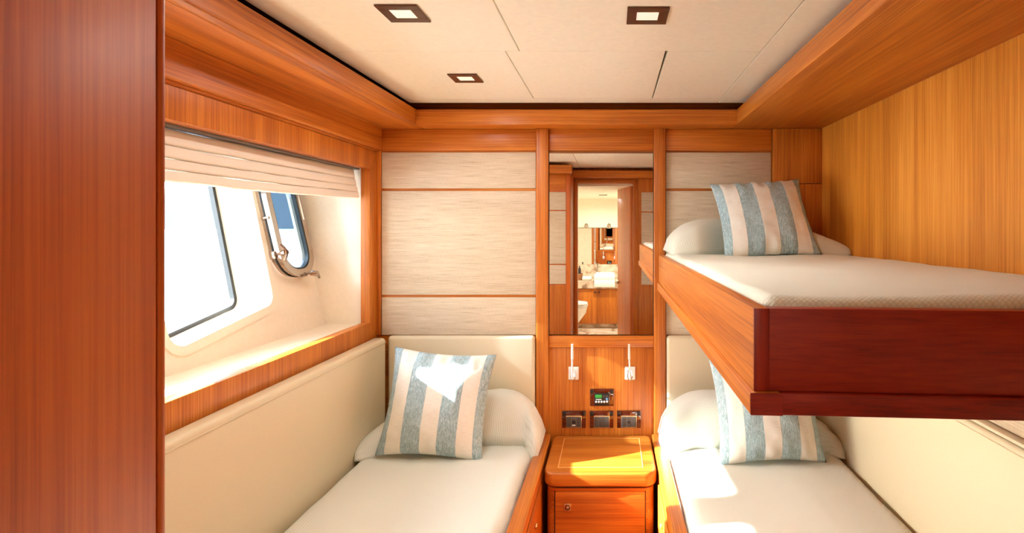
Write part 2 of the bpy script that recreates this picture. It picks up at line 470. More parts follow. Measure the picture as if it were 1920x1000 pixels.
def ring(outer, inner, off0, off1):
    b = bmesh.new(); L = []
    for pts, off in ((outer, off0), (outer, off1), (inner, off1), (inner, off0)):
        L.append([b.verts.new((HX(z, off), y, z)) for y, z in pts])
    n = len(outer)
    for q in range(4):
        A, B = L[q], L[(q+1) % 4]
        for i in range(n): b.faces.new((A[i], A[(i+1) % n], B[(i+1) % n], B[i]))
    bmesh.ops.recalc_face_normals(b, faces=b.faces); return b
def grow(pts, d, c=None):
    out = []; n = len(pts)
    for i in range(n):
        p = Vector(pts[i]); t = (Vector(pts[(i+1) % n])-Vector(pts[i-1])).normalized()
        nn = Vector((t.y, -t.x)); out.append(tuple(p+nn*d))
    return out
def ccw(pts): return sum(pts[i-1][0]*pts[i][1]-pts[i][0]*pts[i-1][1] for i in range(len(pts))) > 0
HBo = HBr if ccw(HBr) else HBr[::-1]; HGo = HGr if ccw(HGr) else HGr[::-1]
w1 = sempty('window_1', 'large slanted hull window with rounded corners and dark gasket', (HX(-.35, .1), 1.86, -.37))
obj('flange', ring(grow(HBo, .03), HBo, -.006, .004), GRP, w1)
obj('gasket', ring(grow(HGo, .001), grow(HGo, -.015), .138, .156), RUB, w1)
def pane(pts, off, th=.006):
    b = bmesh.new()
    A = [b.verts.new((HX(z, off), y, z)) for y, z in pts]; B = [b.verts.new((HX(z, off+th), y, z)) for y, z in pts]
    b.faces.new(A); b.faces.new(B[::-1])
    for i in range(len(A)): b.faces.new((A[i], A[(i+1) % len(A)], B[(i+1) % len(A)], B[i]))
    bmesh.ops.recalc_face_normals(b, faces=b.faces); return b
obj('pane', pane(grow(HGo, -.004), .146), GLASS, w1)

HCo = HCg if ccw(HCg) else HCg[::-1]
w3 = sempty('window_3', 'second large slanted hull window nearer the camera, behind the wardrobe edge', (HX(-.35, .1), 1.18, -.40))
obj('gasket', ring(grow(HCo, .001), grow(HCo, -.015), .138, .156), RUB, w3)
obj('pane', pane(grow(HCo, -.004), .146), GLASS, w3)
po = port if ccw(port) else port[::-1]
w2 = sempty('window_2', 'oblong stainless steel opening porthole with clamps beside the large window', (HX(-.2), PC[0], -.2))
obj('seal', ring(grow(po, .0125), grow(po, -.004), -.0236, -.0182), RUB, w2)
obj('outer_ring', ring(grow(po, .012), grow(po, -.008), -.018, -.0042), STEEL, w2)
obj('frame', ring(grow(po, .009), grow(po, -.022), -.045, -.0238), STEEL, w2)
obj('inner_seal', ring(grow(po, -.0222), grow(po, -.028), -.042, -.026), RUB, w2)
obj('pane', pane(grow(po, -.0225), -.034, .006), TINT, w2)
HM = lambda y, z: Matrix(((hn.x, 0, hu.x, HX(z)), (0, 1, 0, y), (hn.z, 0, hu.z, z), (0, 0, 0, 1)))   # local: x inward, y along, z up the hull
def clampat(y, z, ang):
    M = HM(y, z) @ Matrix.Rotation(ang, 4, 'X') @ Matrix.Scale(1.3, 4)
    b = bmesh.new()
    box(b, .0, .022, -.012, .012, -.004, .012, bev=.003)
    cyl(b, (.012, -.015, -.002), (.012, .015, -.002), .006, 12)
    tube(b, [(.012, 0, 0), (.04, 0, .006), (.056, 0, .012)], .005, 10)
    cyl(b, (.044, 0, .008), (.060, 0, .014), .0095, 14)
    tube(b, [(.052, -.026, .02), (.056, -.012, .013), (.058, 0, .012), (.056, .012, .013), (.052, .026, .02)], [.004, .0055, .006, .0055, .004], 8)
    obj('clamp', xf(b, M), STEEL, w2)
clampat(PC[0]-PW-.006, PC[1]+.15, math.pi/2)
clampat(PC[0]-PW-.002, PC[1]-.13, math.pi/2)
clampat(PC[0]+.055, PC[1]-PH-.004, math.pi*.9)
b = bmesh.new(); cyl(b, (.008, -.008, 0), (.03, -.008, 0), .007, 12); cyl(b, (.03, -.012, 0), (.03, .012, 0), .006, 12)
obj('stud', xf(b, HM(PC[0]-PW-.004, PC[1]+.02)), STEEL, w2)
for z in (.05, -.075):
    b = bmesh.new(); box(b, 0, .026, -.008, .012, -.022, .022, bev=.004); cyl(b, (.03, .004, -.03), (.03, .004, .03), .008, 12)
    obj('hinge', xf(b, HM(PC[0]+PW+.006, PC[1]+z)), STEEL, w2)
obj('handle', xf(tube(bmesh.new(), [(.03, 0, -.05), (.046, 0, -.05), (.046, 0, .07), (.03, 0, .07)], .005, 8), HM(PC[0]+PW-.01, PC[1]+.06)), STEEL, w2)

# roman blind
rb = thing('roman_blind', 'cream roman blind gathered in folds at the top of the window recess', 'blind', (-1.155, 1.76, .15))
obj('headrail', BX(-1.205, -1.139, OY0+.004, OY1-.004, .264, .2845, bev=.002), plain('grey_rail', (120, 110, 102), .5), rb)
for i, (z0, z1, xo) in enumerate(((.222, .266, 0), (.190, .224, .008), (.164, .192, .015), (.136, .166, .021))):
    prof = []
    for t in range(11):
        a = math.pi*(t/10-.5)
        prof.append((-1.168+xo+(.012 if t > 5 else .012+.010*(1-t/5.))*math.cos(a)**.6, (z0+z1)/2+(z1-z0)/2*math.sin(a)))
    prof += [(-1.180+xo, z1), (-1.180+xo, z0)]
    b = bmesh.new(); rowsv = []
    n = 40
    for k in range(n+1):
        y = OY0+.012+(OY1-.02-OY0-.012)*k/n
        sag = -.004*math.sin(math.pi*k/n)*(i+1)+.0022*noise.noise(Vector((y*7, i*3, 0)))
        rowsv.append([b.verts.new((x+.002*noise.noise(Vector((y*9, z*20, i))), y, z+sag)) for x, z in prof])
    for p, q in zip(rowsv, rowsv[1:]):
        for k in range(len(prof)): b.faces.new((p[k], p[(k+1) % len(prof)], q[(k+1) % len(prof)], q[k]))
    b.faces.new(rowsv[0][::-1]); b.faces.new(rowsv[-1]); bmesh.ops.recalc_face_normals(b, faces=b.faces)
    obj('fold', b, SHADE, rb, smooth=50)

# ------------------------------------------------------------------ right wall
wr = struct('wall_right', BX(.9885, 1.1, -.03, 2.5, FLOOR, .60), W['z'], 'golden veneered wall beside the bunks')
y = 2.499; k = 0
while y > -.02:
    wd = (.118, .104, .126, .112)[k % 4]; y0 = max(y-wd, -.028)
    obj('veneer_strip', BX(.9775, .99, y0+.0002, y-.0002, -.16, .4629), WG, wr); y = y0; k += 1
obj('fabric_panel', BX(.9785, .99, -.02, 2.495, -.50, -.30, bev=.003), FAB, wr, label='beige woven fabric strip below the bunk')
obj('cap_rail', BX(.955, .99, -.02, 2.495, -.512, -.502, bev=.003), LEA, wr)

# ------------------------------------------------------------------ upholstered panels
def pad(name, lo, hi, label, r=.016):
    o = tag(obj(name, rbox(lo, hi, r, step=.12), LEA, None, 40), label, 'padded panel'); return o
p1 = pad('padded_panel', (-1.094, .43, -1.06), (-1.035, 2.455, -.503), 'long cream leather pad along the wall below the window')
obj('welt', tube(bmesh.new(), [(-1.0345, .45, -.522), (-1.0345, 2.445, -.522)], .0022, 6), LEA, p1)
p2 = pad('padded_panel', (-1.034, 2.462, -1.06), (-.353, 2.4995, -.4995), 'cream leather headboard pad behind the left striped cushion')
p3 = pad('padded_panel', (.257, 2.462, -1.06), (.951, 2.4995, -.4995), 'cream leather headboard pad under the upper bunk')
p4 = pad('padded_panel', (.952, .10, -1.06), (.9775, 2.4995, -.517), 'long cream leather pad on the right wall under the bunk', r=.012)
obj('welt', tube(bmesh.new(), [(.9515, .12, -.532), (.9515, 2.455, -.532)], .0022, 6), LEA, p4)

# ------------------------------------------------------------------ lower berths
def berth(name, x0, x1, xa, label, y0):
    # xa: aisle side x
    s = 1 if xa > x0+.1 else -1
    t = thing(name, label, 'berth', ((x0+x1)/2, 1.4, FLOOR))
    lo, hi = (x0, x1-.022) if s > 0 else (x0+.022, x1)
    obj('platform', BX(lo, hi, y0+.02, 2.46, FLOOR+.002, -1.056), W['y'], t)
    xs = (xa-.022, xa) if s > 0 else (xa, xa+.022)
    obj('side_board', BX(xs[0], xs[1], y0, 2.468, FLOOR+.002, -.976, bev=.002), W['y'], t)
    xr = (xa-.050, xa+.002) if s > 0 else (xa-.002, xa+.050)
    obj('top_rail', BX(xr[0], xr[1], y0, 2.468, -.975, -.952, bev=.006, seg=3), W['y'], t)
    for ya, yb in ((y0+.05, 1.02), (1.05, 1.68), (1.71, 2.08)):
        xd = (xa, xa+.008) if s > 0 else (xa-.008, xa)
        d = obj('drawer', BX(xd[0], xd[1], ya, yb, -1.36, -1.0, bev=.003), W['y'], t)
        obj('knob', lathe(bmesh.new(), [(.009, 0), (.011, s*.006), (.008, s*.009)], (xd[1] if s > 0 else xd[0], (ya+yb)/2, -1.06), 16, 'x'), CHROME, d)
    obj('end_board', BX(lo, hi, y0, y0+.02, FLOOR+.002, -.98, bev=.002), W['x'], t)
    return t
berth('berth', -1.092, -.28, -.28, 'left wooden berth base below the window', .44)
berth('berth', .19, .950, .19, 'right lower wooden berth base under the bunk', .44)

def mattress(name, x0, x1, y0, y1, z0, z1, label, seed, r=.05, aisle=0, skew=0):
    def d(p):
        q = p.copy()
        top = (p.z-z0)/(z1-z0)
        n = noise.noise(Vector((p.x*5+seed, p.y*4, 0)))*.006+noise.noise(Vector((p.x*14+seed, p.y*12, 2)))*.002
        if top > .3: q.z += n*top
        e = min(p.x-x0, x1-p.x)
        if e < .03: q.x += noise.noise(Vector((seed, p.y*9, p.z*6)))*.006*(1 if p.x-x0 < .1 else -1)
        if skew and p.y < (y0+y1)/2: q.y += skew*(p.x-x0)*(1-(p.y-y0)/((y1-y0)/2))
        return q
    o = obj(name, rbox((x0, y0, z0), (x1, y1, z1), r, step=.03, nr=5, disp=d), COV, None, 180)
    return tag(o, label, 'mattress')
mattress('mattress', -1.03, -.332, .47, 2.455, -1.05, -.93, 'left berth mattress under a white quilted coverlet', 1.)
mattress('mattress', .243, .948, .47, 2.455, -1.05, -.93, 'right lower mattress under a white quilted coverlet, sunlit', 5.)

# ------------------------------------------------------------------ upper bunk
def fy(x): return .825-.0697*(x-.22)          # foot of the bunk runs slightly askew
ub = thing('bunk', 'upper cherry bunk with deep boards fixed to the right wall', 'bunk', (.6, 1.6, -.287))
def side(x0, x1, z0, z1, bev, e=0): return prism([(x0, fy(x0)-e), (x1, fy(x1)-e), (x1, 2.469), (x0, 2.469)], z0, z1, 'z', bev=bev)
obj('side_board', side(.220, .244, -.252, -.124, .002), W['y'], ub)
obj('side_lip', prism([(.213, fy(.213)-.007), (.26, fy(.26)-.007+.0), (.26, 2.469), (.213, 2.469)], -.287, -.2525, 'z', bev=.003), W['y'], ub)
obj('foot_board', prism([(.2445, fy(.2445)), (.976, fy(.976)), (.976, fy(.976)+.024), (.2445, fy(.2445)+.024)], -.252, -.124, 'z', bev=.002), WR['x'], ub)
obj('corner_stile', BX(.2203, .2444, fy(.22)-.0022, fy(.22)+.01, -.252, -.1242, bev=.001), WR['z'], ub)
obj('foot_lip', prism([(.2605, fy(.26)-.007), (.976, fy(.976)-.007), (.976, fy(.976)+.04), (.2605, fy(.26)+.04)], -.287, -.2525, 'z', bev=.003), WR['x'], ub)
obj('lip_facing', prism([(.2135, fy(.213)-.009), (.262, fy(.262)-.009), (.262, fy(.262)-.0065), (.2135, fy(.213)-.0065)], -.2868, -.2527, 'z', bev=.0005, seg=1), WR['x'], ub)
obj('bottom_panel', prism([(.262, fy(.262)+.042), (.976, fy(.976)+.042), (.976, 2.469), (.262, 2.469)], -.27, -.254, 'z'), W['y'], ub)
mattress('mattress', .247, .974, .853, 2.462, -.252, -.108, 'upper bunk mattress with cream quilted cover', 9., r=.022, skew=-.07)

# ------------------------------------------------------------------ pillows tucked under the coverlets
def pillow(label, x0, x1, yb, zb, h, front, hang, seed, low):
    # low is the end that flattens out, 0 left or 1 right
    # front(u): y of the front hem; hang(u): how far the ends drop below zb
    b = bmesh.new(); NU, NV = 60, 30; g = []
    for i in range(NU+1):
        u = i/NU; row = []
        q_ = u if low == 0 else 1-u
        e = .1+.9*math.sin(min(q_/.45, 1)*math.pi/2)**.9 if q_ < .7 else max(0, 1-((q_-.7)/.3)**2.6)**.5
        hh = h*(.12+.88*e)
        yf = front(u); dep = yb-yf
        for j in range(NV+1):
            v = j/NV; t = math.pi*v
            cy = -math.cos(t); sz = math.sin(t)
            y = yf+dep*(.5+.5*math.copysign(abs(cy)**.72, cy))
            z = zb-hang(u)+(hh+hang(u)*.9)*sz**.62
            if j == 0: y -= .012
            if j == 1: y -= .006
            x = x0+(x1-x0)*u
            x += (.020*math.copysign(1, u-.5)*sz*(abs(2*u-1)**6))
            q = .010*noise.noise(Vector((x*8+seed, y*10, z*9)))*(1 if 0 < j < NV else 0)+.004*noise.noise(Vector((x*24+seed, y*16, 3)))*(1-v)
            row.append(b.verts.new((x+q*.4, min(y+q*.5, yb), z+q)))
        g.append(row)
    for p, q in zip(g, g[1:]):
        for j in range(NV): b.faces.new((p[j], q[j], q[j+1], p[j+1]))
        b.faces.new((p[0], p[NV], q[NV], q[0]))
    b.faces.new(g[0]); b.faces.new(g[-1][::-1])
    bmesh.ops.recalc_face_normals(b, faces=b.faces)
    return tag(obj('pillow', b, COV, None, 180), label, 'pillow', None)
sm = lambda a, b, x: (lambda t: t*t*(3-2*t))(min(max((x-a)/(b-a), 0), 1))
pillow('white covered pillow against the headboard of the left berth', -1.025, -.315, 2.46, -.932, .208,
       lambda u: 2.29-.15*(1-sm(0, .35, u))-.07*sm(.9, 1, u), lambda u: .07*sm(.93, 1, u), 2., 0)
pillow('white covered pillow on the right lower berth below the bunk', .228, .945, 2.46, -.932, .208,
       lambda u: 2.26-.05*(1-sm(0, .2, u))-.10*sm(.85, 1, u), lambda u: .06*(1-sm(0, .07, u)), 6., 1)
pillow('white covered pillow on the upper bunk by the golden wall', .252, .972, 2.465, -.112, .150,
       lambda u: 2.17+.12*sm(.12, .35, u)*(1-sm(.62, .85, u)), lambda u: .0, 11., 1)

# ------------------------------------------------------------------ striped cushions
def cushion(label, c, wdt, hgt, lean, yaw, roll, T, seed):
    b = bmesh.new(); uvl = b.loops.layers.uv.new('UVMap'); N = 40; uvs = {}
    def P(i, j, s):
        u = i/N; v = j/N; a = 2*u-1; e = 2*v-1
        prof = max(0, (1-abs(a)**2.6))**.62*max(0, (1-abs(e)**2.6))**.62
        pin = .085
        x = a*(1-pin*(1-e*e)*abs(a)**2)*wdt/2; z = e*(1-pin*(1-a*a)*abs(e)**2)*hgt/2
        wr = .006*noise.noise(Vector((a*4+seed, e*4, s*2)))+.004*noise.noise(Vector((a*11+seed, e*6, s*5)))*(abs(a)**2+abs(e)**2)
        # pleats drawn in along top and bottom seams
        wr += .0055*math.sin(a*19+seed+2*e)*max(0, abs(e)-.55)/.45*(1-abs(a))*2
        y = s*(T*prof+wr*min(1, prof*3))
        return Vector((x, y, z))
    fr = {}; 
    for s in (-1, 1):
        for i in range(N+1):
            for j in range(N+1):
                edge = i in (0, N) or j in (0, N)
                if edge and s == 1: fr[(i, j, s)] = fr[(i, j, -1)]
                else: v = b.verts.new(P(i, j, s)); fr[(i, j, s)] = v
                uvs[fr[(i, j, s)]] = (i/N, j/N)
        for i in range(N):
            for j in range(N):
                q = [fr[(i, j, s)], fr[(i+1, j, s)], fr[(i+1, j+1, s)], fr[(i, j+1, s)]]
                f = b.faces.new(q if s < 0 else q[::-1])
                for l in f.loops: l[uvl].uv = uvs[l.vert]
    bmesh.ops.recalc_face_normals(b, faces=b.faces)
    M = Matrix.Translation(c) @ Matrix.Rotation(yaw, 4, 'Z') @ Matrix.Rotation(-lean, 4, 'X') @ Matrix.Rotation(roll, 4, 'Y')
    t = obj('cushion', xf(b, M), CUSH, None, 180)
    # piped seam around the rim
    pts = [M @ P(i, 0, 1) for i in range(N+1)]+[M @ P(N, j, 1) for j in range(1, N+1)]+[M @ P(i, N, 1) for i in range(N-1, -1, -1)]+[M @ P(0, j, 1) for j in range(N-1, 0, -1)]
    return tag(t, label, 'cushion', 'blue and white striped cushions')
R = math.radians
cushion('blue and white striped cushion on the left berth, its upper half sunlit', Vector((-.718, 2.205, -.725)), .43, .43, R(17), R(3), R(5), .080, 1.)
cushion('blue and white striped cushion on the lower berth, half hidden by the bunk', Vector((.625, 2.16, -.730)), .42, .42, R(20), R(-2), R(-3), .080, 4.)
cushion('blue and white striped cushion leaning on the upper bunk pillow', Vector((.635, 2.225, .043)), .39, .385, R(33), R(-2), R(-4), .074, 8.)

# ------------------------------------------------------------------ nightstand
ns = thing('nightstand', 'cherry nightstand with rounded inlaid top between the lower berths', 'nightstand', (-.043, 2.3, FLOOR))
obj('body', prism(rpoly(-.258, .172, 2.118, 2.484, (.045, .045, .005, .005)), FLOOR+.002, -1.034, 'z'), W['x'], ns)
obj('neck', prism(rpoly(-.250, .164, 2.126, 2.484, (.04, .04, .005, .005)), -1.034, -1.022, 'z'), WD, ns)
top = obj('top', prism(rpoly(-.268, .182, 2.100, 2.486, (.05, .05, .03, .03)), -1.022, -.966, 'z', bev=.010, seg=4), W['x'], ns)
obj('inlay_panel', BX(-.212, .126, 2.152, 2.446, -.9662, -.9652), W['x'], ns)
for a in ((-.216, -.212, 2.148, 2.450), (.126, .130, 2.148, 2.450), (-.212, .126, 2.148, 2.152), (-.212, .126, 2.446, 2.450)):
    obj('inlay_line', BX(*a, -.9662, -.9648), PALE, ns, label='pale inlay line')
dr = obj('drawer', BX(-.222, .134, 2.112, 2.124, -1.41, -1.046, bev=.003), W['x'], ns)
for x0, x1 in ((-.2255, -.2222), (.1342, .1375)): obj('groove', BX(x0, x1, 2.1155, 2.120, -1.41, -1.044), WD, ns)
lk = obj('lock', BX(-.187, -.158, 2.107, 2.113, -1.119, -1.090, bev=.002), CHROME, dr)
b = bmesh.new(); bmesh.ops.create_circle(b, segments=4, radius=.001); b.clear()
rg = [(.0085*math.cos(t), .0085*math.sin(t)) for t in [2*math.pi*i/20 for i in range(20)]]
tube(b, [(-.1725+x, 2.1062, -1.1045+z) for x, z in rg]+[(-.1725+rg[0][0], 2.1062, -1.1045+rg[0][1])], .0022, 6)
obj('lock_ring', b, BRZ, dr)

# ------------------------------------------------------------------ mirror
mi = thing('wall_mirror', 'tall frameless mirror on the head wall between two posts', 'mirror', (-.046, 2.49, -.5))
obj('mirror_glass', BX(-.288, .195, 2.487, 2.491, -.496, .349), MIR, mi, smooth=0)
obj('backing', BX(-.2905, .1975, 2.4905, 2.4995, -.4985, .3515), plain('dark_edge', (40, 24, 16), .4), mi)

# ------------------------------------------------------------------ switches, sockets, reading lamps
def panel(name, cx, label, cat, kind, cz=-.8925, group=None):
    yw = 2.494; hw, hh = .0555, .040
    t = thing(name, label, cat, (cx, yw, cz-hh), group)
    fr = obj('bezel', prism([(cx-hw, cz-hh), (cx-hw, cz+hh), (cx+hw, cz+hh), (cx+hw, cz-hh)], yw-.010, yw, 'y', bev=.003), GLOSS, t)
    for sx in (-1, 1):
        obj('corner_cap', BX(cx+sx*.046-.008, cx+sx*.046+.008, yw-.0112, yw-.0095, cz+.018, cz+.037, bev=.001), PLK, t)
    zz = cz-.010
    obj('insert_rim', BX(cx-.0365, cx+.0365, yw-.0130, yw-.0095, zz-.0275, zz+.029, bev=.002), CHROME if kind != 'control' else GLOSS, t)
    if kind == 'control':
        z = cz-.004
        obj('keypad', BX(cx-.034, cx+.034, yw-.0165, yw-.0125, z-.032, z+.026, bev=.002), PLK, t)
        s = obj('screen', BX(cx-.030, cx+.000, yw-.0178, yw-.016, z+.004, z+.020, bev=.001), LCD, t, label='small green display')
        obj('strip', BX(cx-.028, cx-.002, yw-.0172, yw-.016, z-.004, z-.0005), PLW, t)
        for q in range(4):
            obj('button', lathe(bmesh.new(), [(.0048, 0), (.0048, -.003), (.003, -.0035)], (cx-.026+q*.0125, yw-.016, z-.013), 14, 'y'), PLW, t, label='small round white button')
        for q, (x, zc, mt) in enumerate(((.010, .012, PLG), (.022, .013, PLG), (.023, -.001, plain('blue_key', (90, 150, 190), .4)), (.024, -.013, PLW))):
            obj('button', BX(cx+x-.004, cx+x+.005, yw-.0185, yw-.016, z+zc-.004, z+zc+.005, bev=.001), mt, t)
    else:
        x0 = cx-.035
        n = {'data': 3, 'switch': 3, 'plug': 3}[kind]; wd = .070/n
        if kind == 'switch': cells = [(x0, x0+.025), (x0+.0255, x0+.047), (x0+.0475, x0+.070)]
        else: cells = [(x0+i*wd, x0+(i+1)*wd-.0006) for i in range(n)]
        for i, (a, c) in enumerate(cells):
            k = obj('module', BX(a, c, yw-.0165, yw-.0125, zz-.024, zz+.024, bev=.0012), PLG, t)
            socket = (kind == 'data' and i == 2) or (kind == 'plug' and i == 0)
            if socket:
                for q in (-1, 0, 1): obj('hole', lathe(bmesh.new(), [(.0028, 0), (.0028, .0006)], ((a+c)/2, yw-.0171, zz+q*.013), 12, 'y'), PLK, k)
            if kind == 'data' and i == 1:
                obj('jack', BX((a+c)/2-.007, (a+c)/2+.007, yw-.0172, yw-.016, zz-.008, zz+.009), PLK, k)
                obj('tab', BX((a+c)/2-.008, (a+c)/2+.008, yw-.0176, yw-.016, zz-.017, zz-.011), PLW, k)
            if kind == 'plug' and i == 1:
                obj('hole', lathe(bmesh.new(), [(.0065, 0), (.0065, .0006)], ((a+c)/2, yw-.0171, zz), 16, 'y'), PLK, k)
    return t
panel('control_panel', -.0435, 'small control panel with green display above the middle switch plate', 'control panel', 'control', cz=-.790)
panel('socket_plate', -.1735, 'dark glossy socket plate nearest the left berth with data jack', 'socket', 'data')
panel('switch_plate', -.0445, 'dark glossy plate of blank grey switches in the middle of the row', 'switch', 'switch')
panel('socket_plate', .0825, 'dark glossy socket plate nearest the right berth with round plug hole', 'socket', 'plug')

def reading_lamp(cx, label, tilt):
    t = thing('reading_lamp', label, 'lamp', (cx, 2.49, -.71), 'reading lamps beside the mirror')
    obj('wall_plate', BX(cx-.024, cx+.024, 2.486, 2.494, -.708, -.647, bev=.003), PLW, t)
    b = bmesh.new()
    pts = [(cx, 2.486, -.678), (cx, 2.462, -.690), (cx-.002, 2.445, -.692), (cx-.003, 2.435, -.675), (cx-.002+tilt*.3, 2.434, -.64), (cx+tilt, 2.436, -.572)]
    fine = []
    for p, q in zip(pts, pts[1:]):
        for k in range(4): fine.append(Vector(p).lerp(Vector(q), k/4))
    for _ in range(3): fine = [fine[0]]+[(fine[i-1]+fine[i]*2+fine[i+1])/4 for i in range(1, len(fine)-1)]+[fine[-1]]
    tube(b, fine, .0042, 8); obj('stem', b, PLW, t)
    b = bmesh.new(); tube(b, [(cx+tilt*.9, 2.4355, -.598), (cx+tilt*1.05, 2.437, -.530)], [.0062, .0052], 12); obj('lamp_head', b, PLW, t)
    b = bmesh.new(); tube(b, [(cx-.009, 2.486, -.662), (cx-.012, 2.470, -.690), (cx-.004, 2.462, -.704), (cx+.006, 2.464, -.700), (cx+.010, 2.472, -.684), (cx+.004, 2.486, -.662)], .0022, 6)
    obj('switch_loop', b, STEEL, t)
    return t
reading_lamp(-.1755, 'white stalk reading lamp on a small plate, nearest the left berth', -.002)
reading_lamp(.0880, 'white stalk reading lamp on a small plate, nearest the right berth', -.006)

# ------------------------------------------------------------------ ceiling lights
def ceiling_light(cx, cy, z, label, power, s=.0535, group='square ceiling downlights'):
    t = thing('ceiling_light', label, 'light', (cx, cy, z), group)
    b = bmesh.new()
    i = s*.53
    for (x0, x1, y0, y1) in ((-s, s, -s, -i), (-s, s, i, s), (-s, -i, -i, i), (i, s, -i, i)): box(b, cx+x0, cx+x1, cy+y0, cy+y1, z-.005, z-.0002, bev=.0008, seg=1)
    obj('frame', b, BRZ, t)
    obj('diffuser', BX(cx-i+.0003, cx+i-.0003, cy-i+.0003, cy+i-.0003, z-.003, z-.0002), DIFF, t, label='frosted white diffuser')
    ld = bpy.data.lights.new('lamp', 'AREA'); ld.energy = power; ld.size = i*2; ld.color = (1, .97, .93); ld.spread = math.radians(170)
    lo = bpy.data.objects.new('lamp_light', ld); C.objects.link(lo); lo.parent = t; lo.location = (0, 0, -.008)
    return t
ceiling_light(-.540, 1.386, .56, 'square bronze downlight above the left berth, nearer the camera', LAMP_W)
ceiling_light(.095, 1.400, .56, 'square dark downlight over the aisle, right of the ceiling middle', LAMP_W)
ceiling_light(-.541, 1.984, .56, 'small looking square downlight above the left berth, nearest the head wall', LAMP_W)

# ------------------------------------------------------------------ wardrobe in the near left corner
wd = thing('wardrobe', 'tall cherry wardrobe block filling the near left edge', 'wardrobe', (-.7, .2, FLOOR))
obj('carcass', BX(-1.134, -.358, -.029, .408, FLOOR+.002, .462), WC, wd)
obj('side_panel', BX(-.358, -.350, -.028, .4105, FLOOR+.002, .462, bev=.001), WC, wd)
obj('groove', BX(-.3575, -.353, .4106, .4125, FLOOR+.002, .462), WD, wd)
obj('corner_post', BX(-.388, -.3495, .4125, .4195, FLOOR+.002, .462, bev=.003, seg=4), WC, wd)
for z0, z1 in ((.156, .31), (-.306, .146), (-.479, -.316)):
    obj('fabric_panel', BX(-1.06, -.389, .406, .414, z0, z1, bev=.002), FAB, wd, label='beige fabric panel')
obj('top_rail', BX(-1.06, -.389, .406, .416, .33, .462, bev=.002), W['x'], wd)
obj('base_panel', BX(-1.06, -.389, .406, .416, FLOOR+.002, -.49, bev=.002), W['z'], wd)
ct = struct('trim_7', BX(-1.06, -.35, -.03, .42, .4635, .531, bev=.002), W['x'], 'cherry cornice block above the wardrobe')
obj('overhang', BX(-.8715, -.33, .421, .50, .4635, .531, bev=.002), W['x'], ct)

# ------------------------------------------------------------------ rear wall with doorway, bathroom behind (seen in the mirror)
RY = -.031; DX0, DX1, DT = -.315, .205, .421
m = BX(-1.30, DX0-.02, RY-.06, RY, FLOOR, .60); box(m, DX1+.02, 1.1, RY-.06, RY, FLOOR, .60); box(m, DX0-.02, DX1+.02, RY-.06, RY, DT+.02, .60)
wb = struct('wall_rear', m, W['z'], 'cherry rear wall with the bathroom doorway')
for z0, z1 in ((.156, .336), (-.31, .146), (-.531, -.32)):
    obj('fabric_panel', BX(.283, .94, RY-.001, RY+.006, z0, z1, bev=.002), FAB, wb, label='beige fabric panel')
obj('bathroom_lining', BX(-.95, DX0-.04, RY-.066, RY-.059, FLOOR, .395), CEIL, wb)
obj('bathroom_lining', BX(DX1+.05, .40, RY-.066, RY-.059, FLOOR, .395), CEIL, wb)
d1 = sempty('door_1', 'bathroom doorway with its door swung open', (-.05, RY, FLOOR))
obj('door_jamb', BX(DX0-.035, DX0, RY-.07, RY+.01, FLOOR, DT+.035, bev=.003), W['z'], d1)
obj('door_jamb', BX(DX1, DX1+.045, RY-.07, RY+.01, FLOOR, DT+.035, bev=.003), W['z'], d1)
obj('door_head', BX(DX0, DX1, RY-.07, RY+.01, DT, DT+.035, bev=.003), W['x'], d1)
BF = -1.30                                    # bathroom floor is a step up
M = Matrix.Translation((.203, RY-.075, 0)) @ Matrix.Rotation(R(-77), 4, 'Z')
leaf = obj('door_leaf', xf(BX(-.505*1, 0, -.035, 0, BF+.01, DT-.005, bev=.002) if False else BX(0, .505, -.018, .018, BF+.01, DT-.006, bev=.002), Matrix.Translation((.198, RY-.08, 0)) @ Matrix.Rotation(R(-103), 4, 'Z')), wood('door_cherry', 'z', (170, 84, 36), (206, 118, 60), (226, 146, 86)), d1)
b = bmesh.new()
ML = Matrix.Translation((.198, RY-.08, 0)) @ Matrix.Rotation(R(-103), 4, 'Z')
for s in (-1, 1):
    lathe(b, [(.02, 0), (.02, s*.006), (.009, s*.008), (.009, s*.04)], (.455, s*.018, -.56), 14, 'y')
    tube(b, [(.455, s*.054, -.56), (.35, s*.056, -.56)], .008, 8)
obj('door_handle', xf(b, ML), STEEL, leaf)
obj('threshold', BX(DX0, DX1, RY-.07, RY+.01, FLOOR, BF, bev=.004), W['x'], d1)

BY0, BY1 = -2.42, RY-.06
bx0, bx1, bc = -.95, .40, .40
bw = struct('wall_1', BX(bx0, bx1, BY0-.06, BY0, FLOOR, .6), CEIL, 'cream bathroom back wall')
struct('wall_2', BX(bx0-.06, bx0, BY0-.06, BY1, FLOOR, .6), CEIL, 'cream bathroom side wall by the toilet')
struct('wall_3', BX(bx1, bx1+.06, BY0-.06, BY1, FLOOR, .6), CEIL, 'cream bathroom side wall behind the open door')
struct('floor_1', BX(bx0, bx1, BY0, BY1, FLOOR, BF), MARB, 'beige marble bathroom floor')
struct('ceiling_1', BX(bx0, bx1, BY0, BY1-.001, bc, bc+.06), CEIL, 'cream bathroom ceiling')
obj('splashback', BX(bx0+.01, .10, BY0, BY0+.008, -.68, -.505), MARB, bw)
ceiling_light(-.097, -1.47, bc, 'square downlight in the bathroom ceiling, seen in the mirror', BATH_W, s=.05, group=None)
bm_ = thing('bathroom_mirror', 'wide mirror above the washbasin, seen through the doorway reflection', 'mirror', (-.3, BY0+.01, -.5))
obj('mirror_glass', BX(-.55, .10, BY0+.002, BY0+.008, -.50, .0), MIR, bm_, smooth=0)
obj('top_trim', BX(-.55, .10, BY0+.001, BY0+.014, .0, .008), STEEL, bm_)
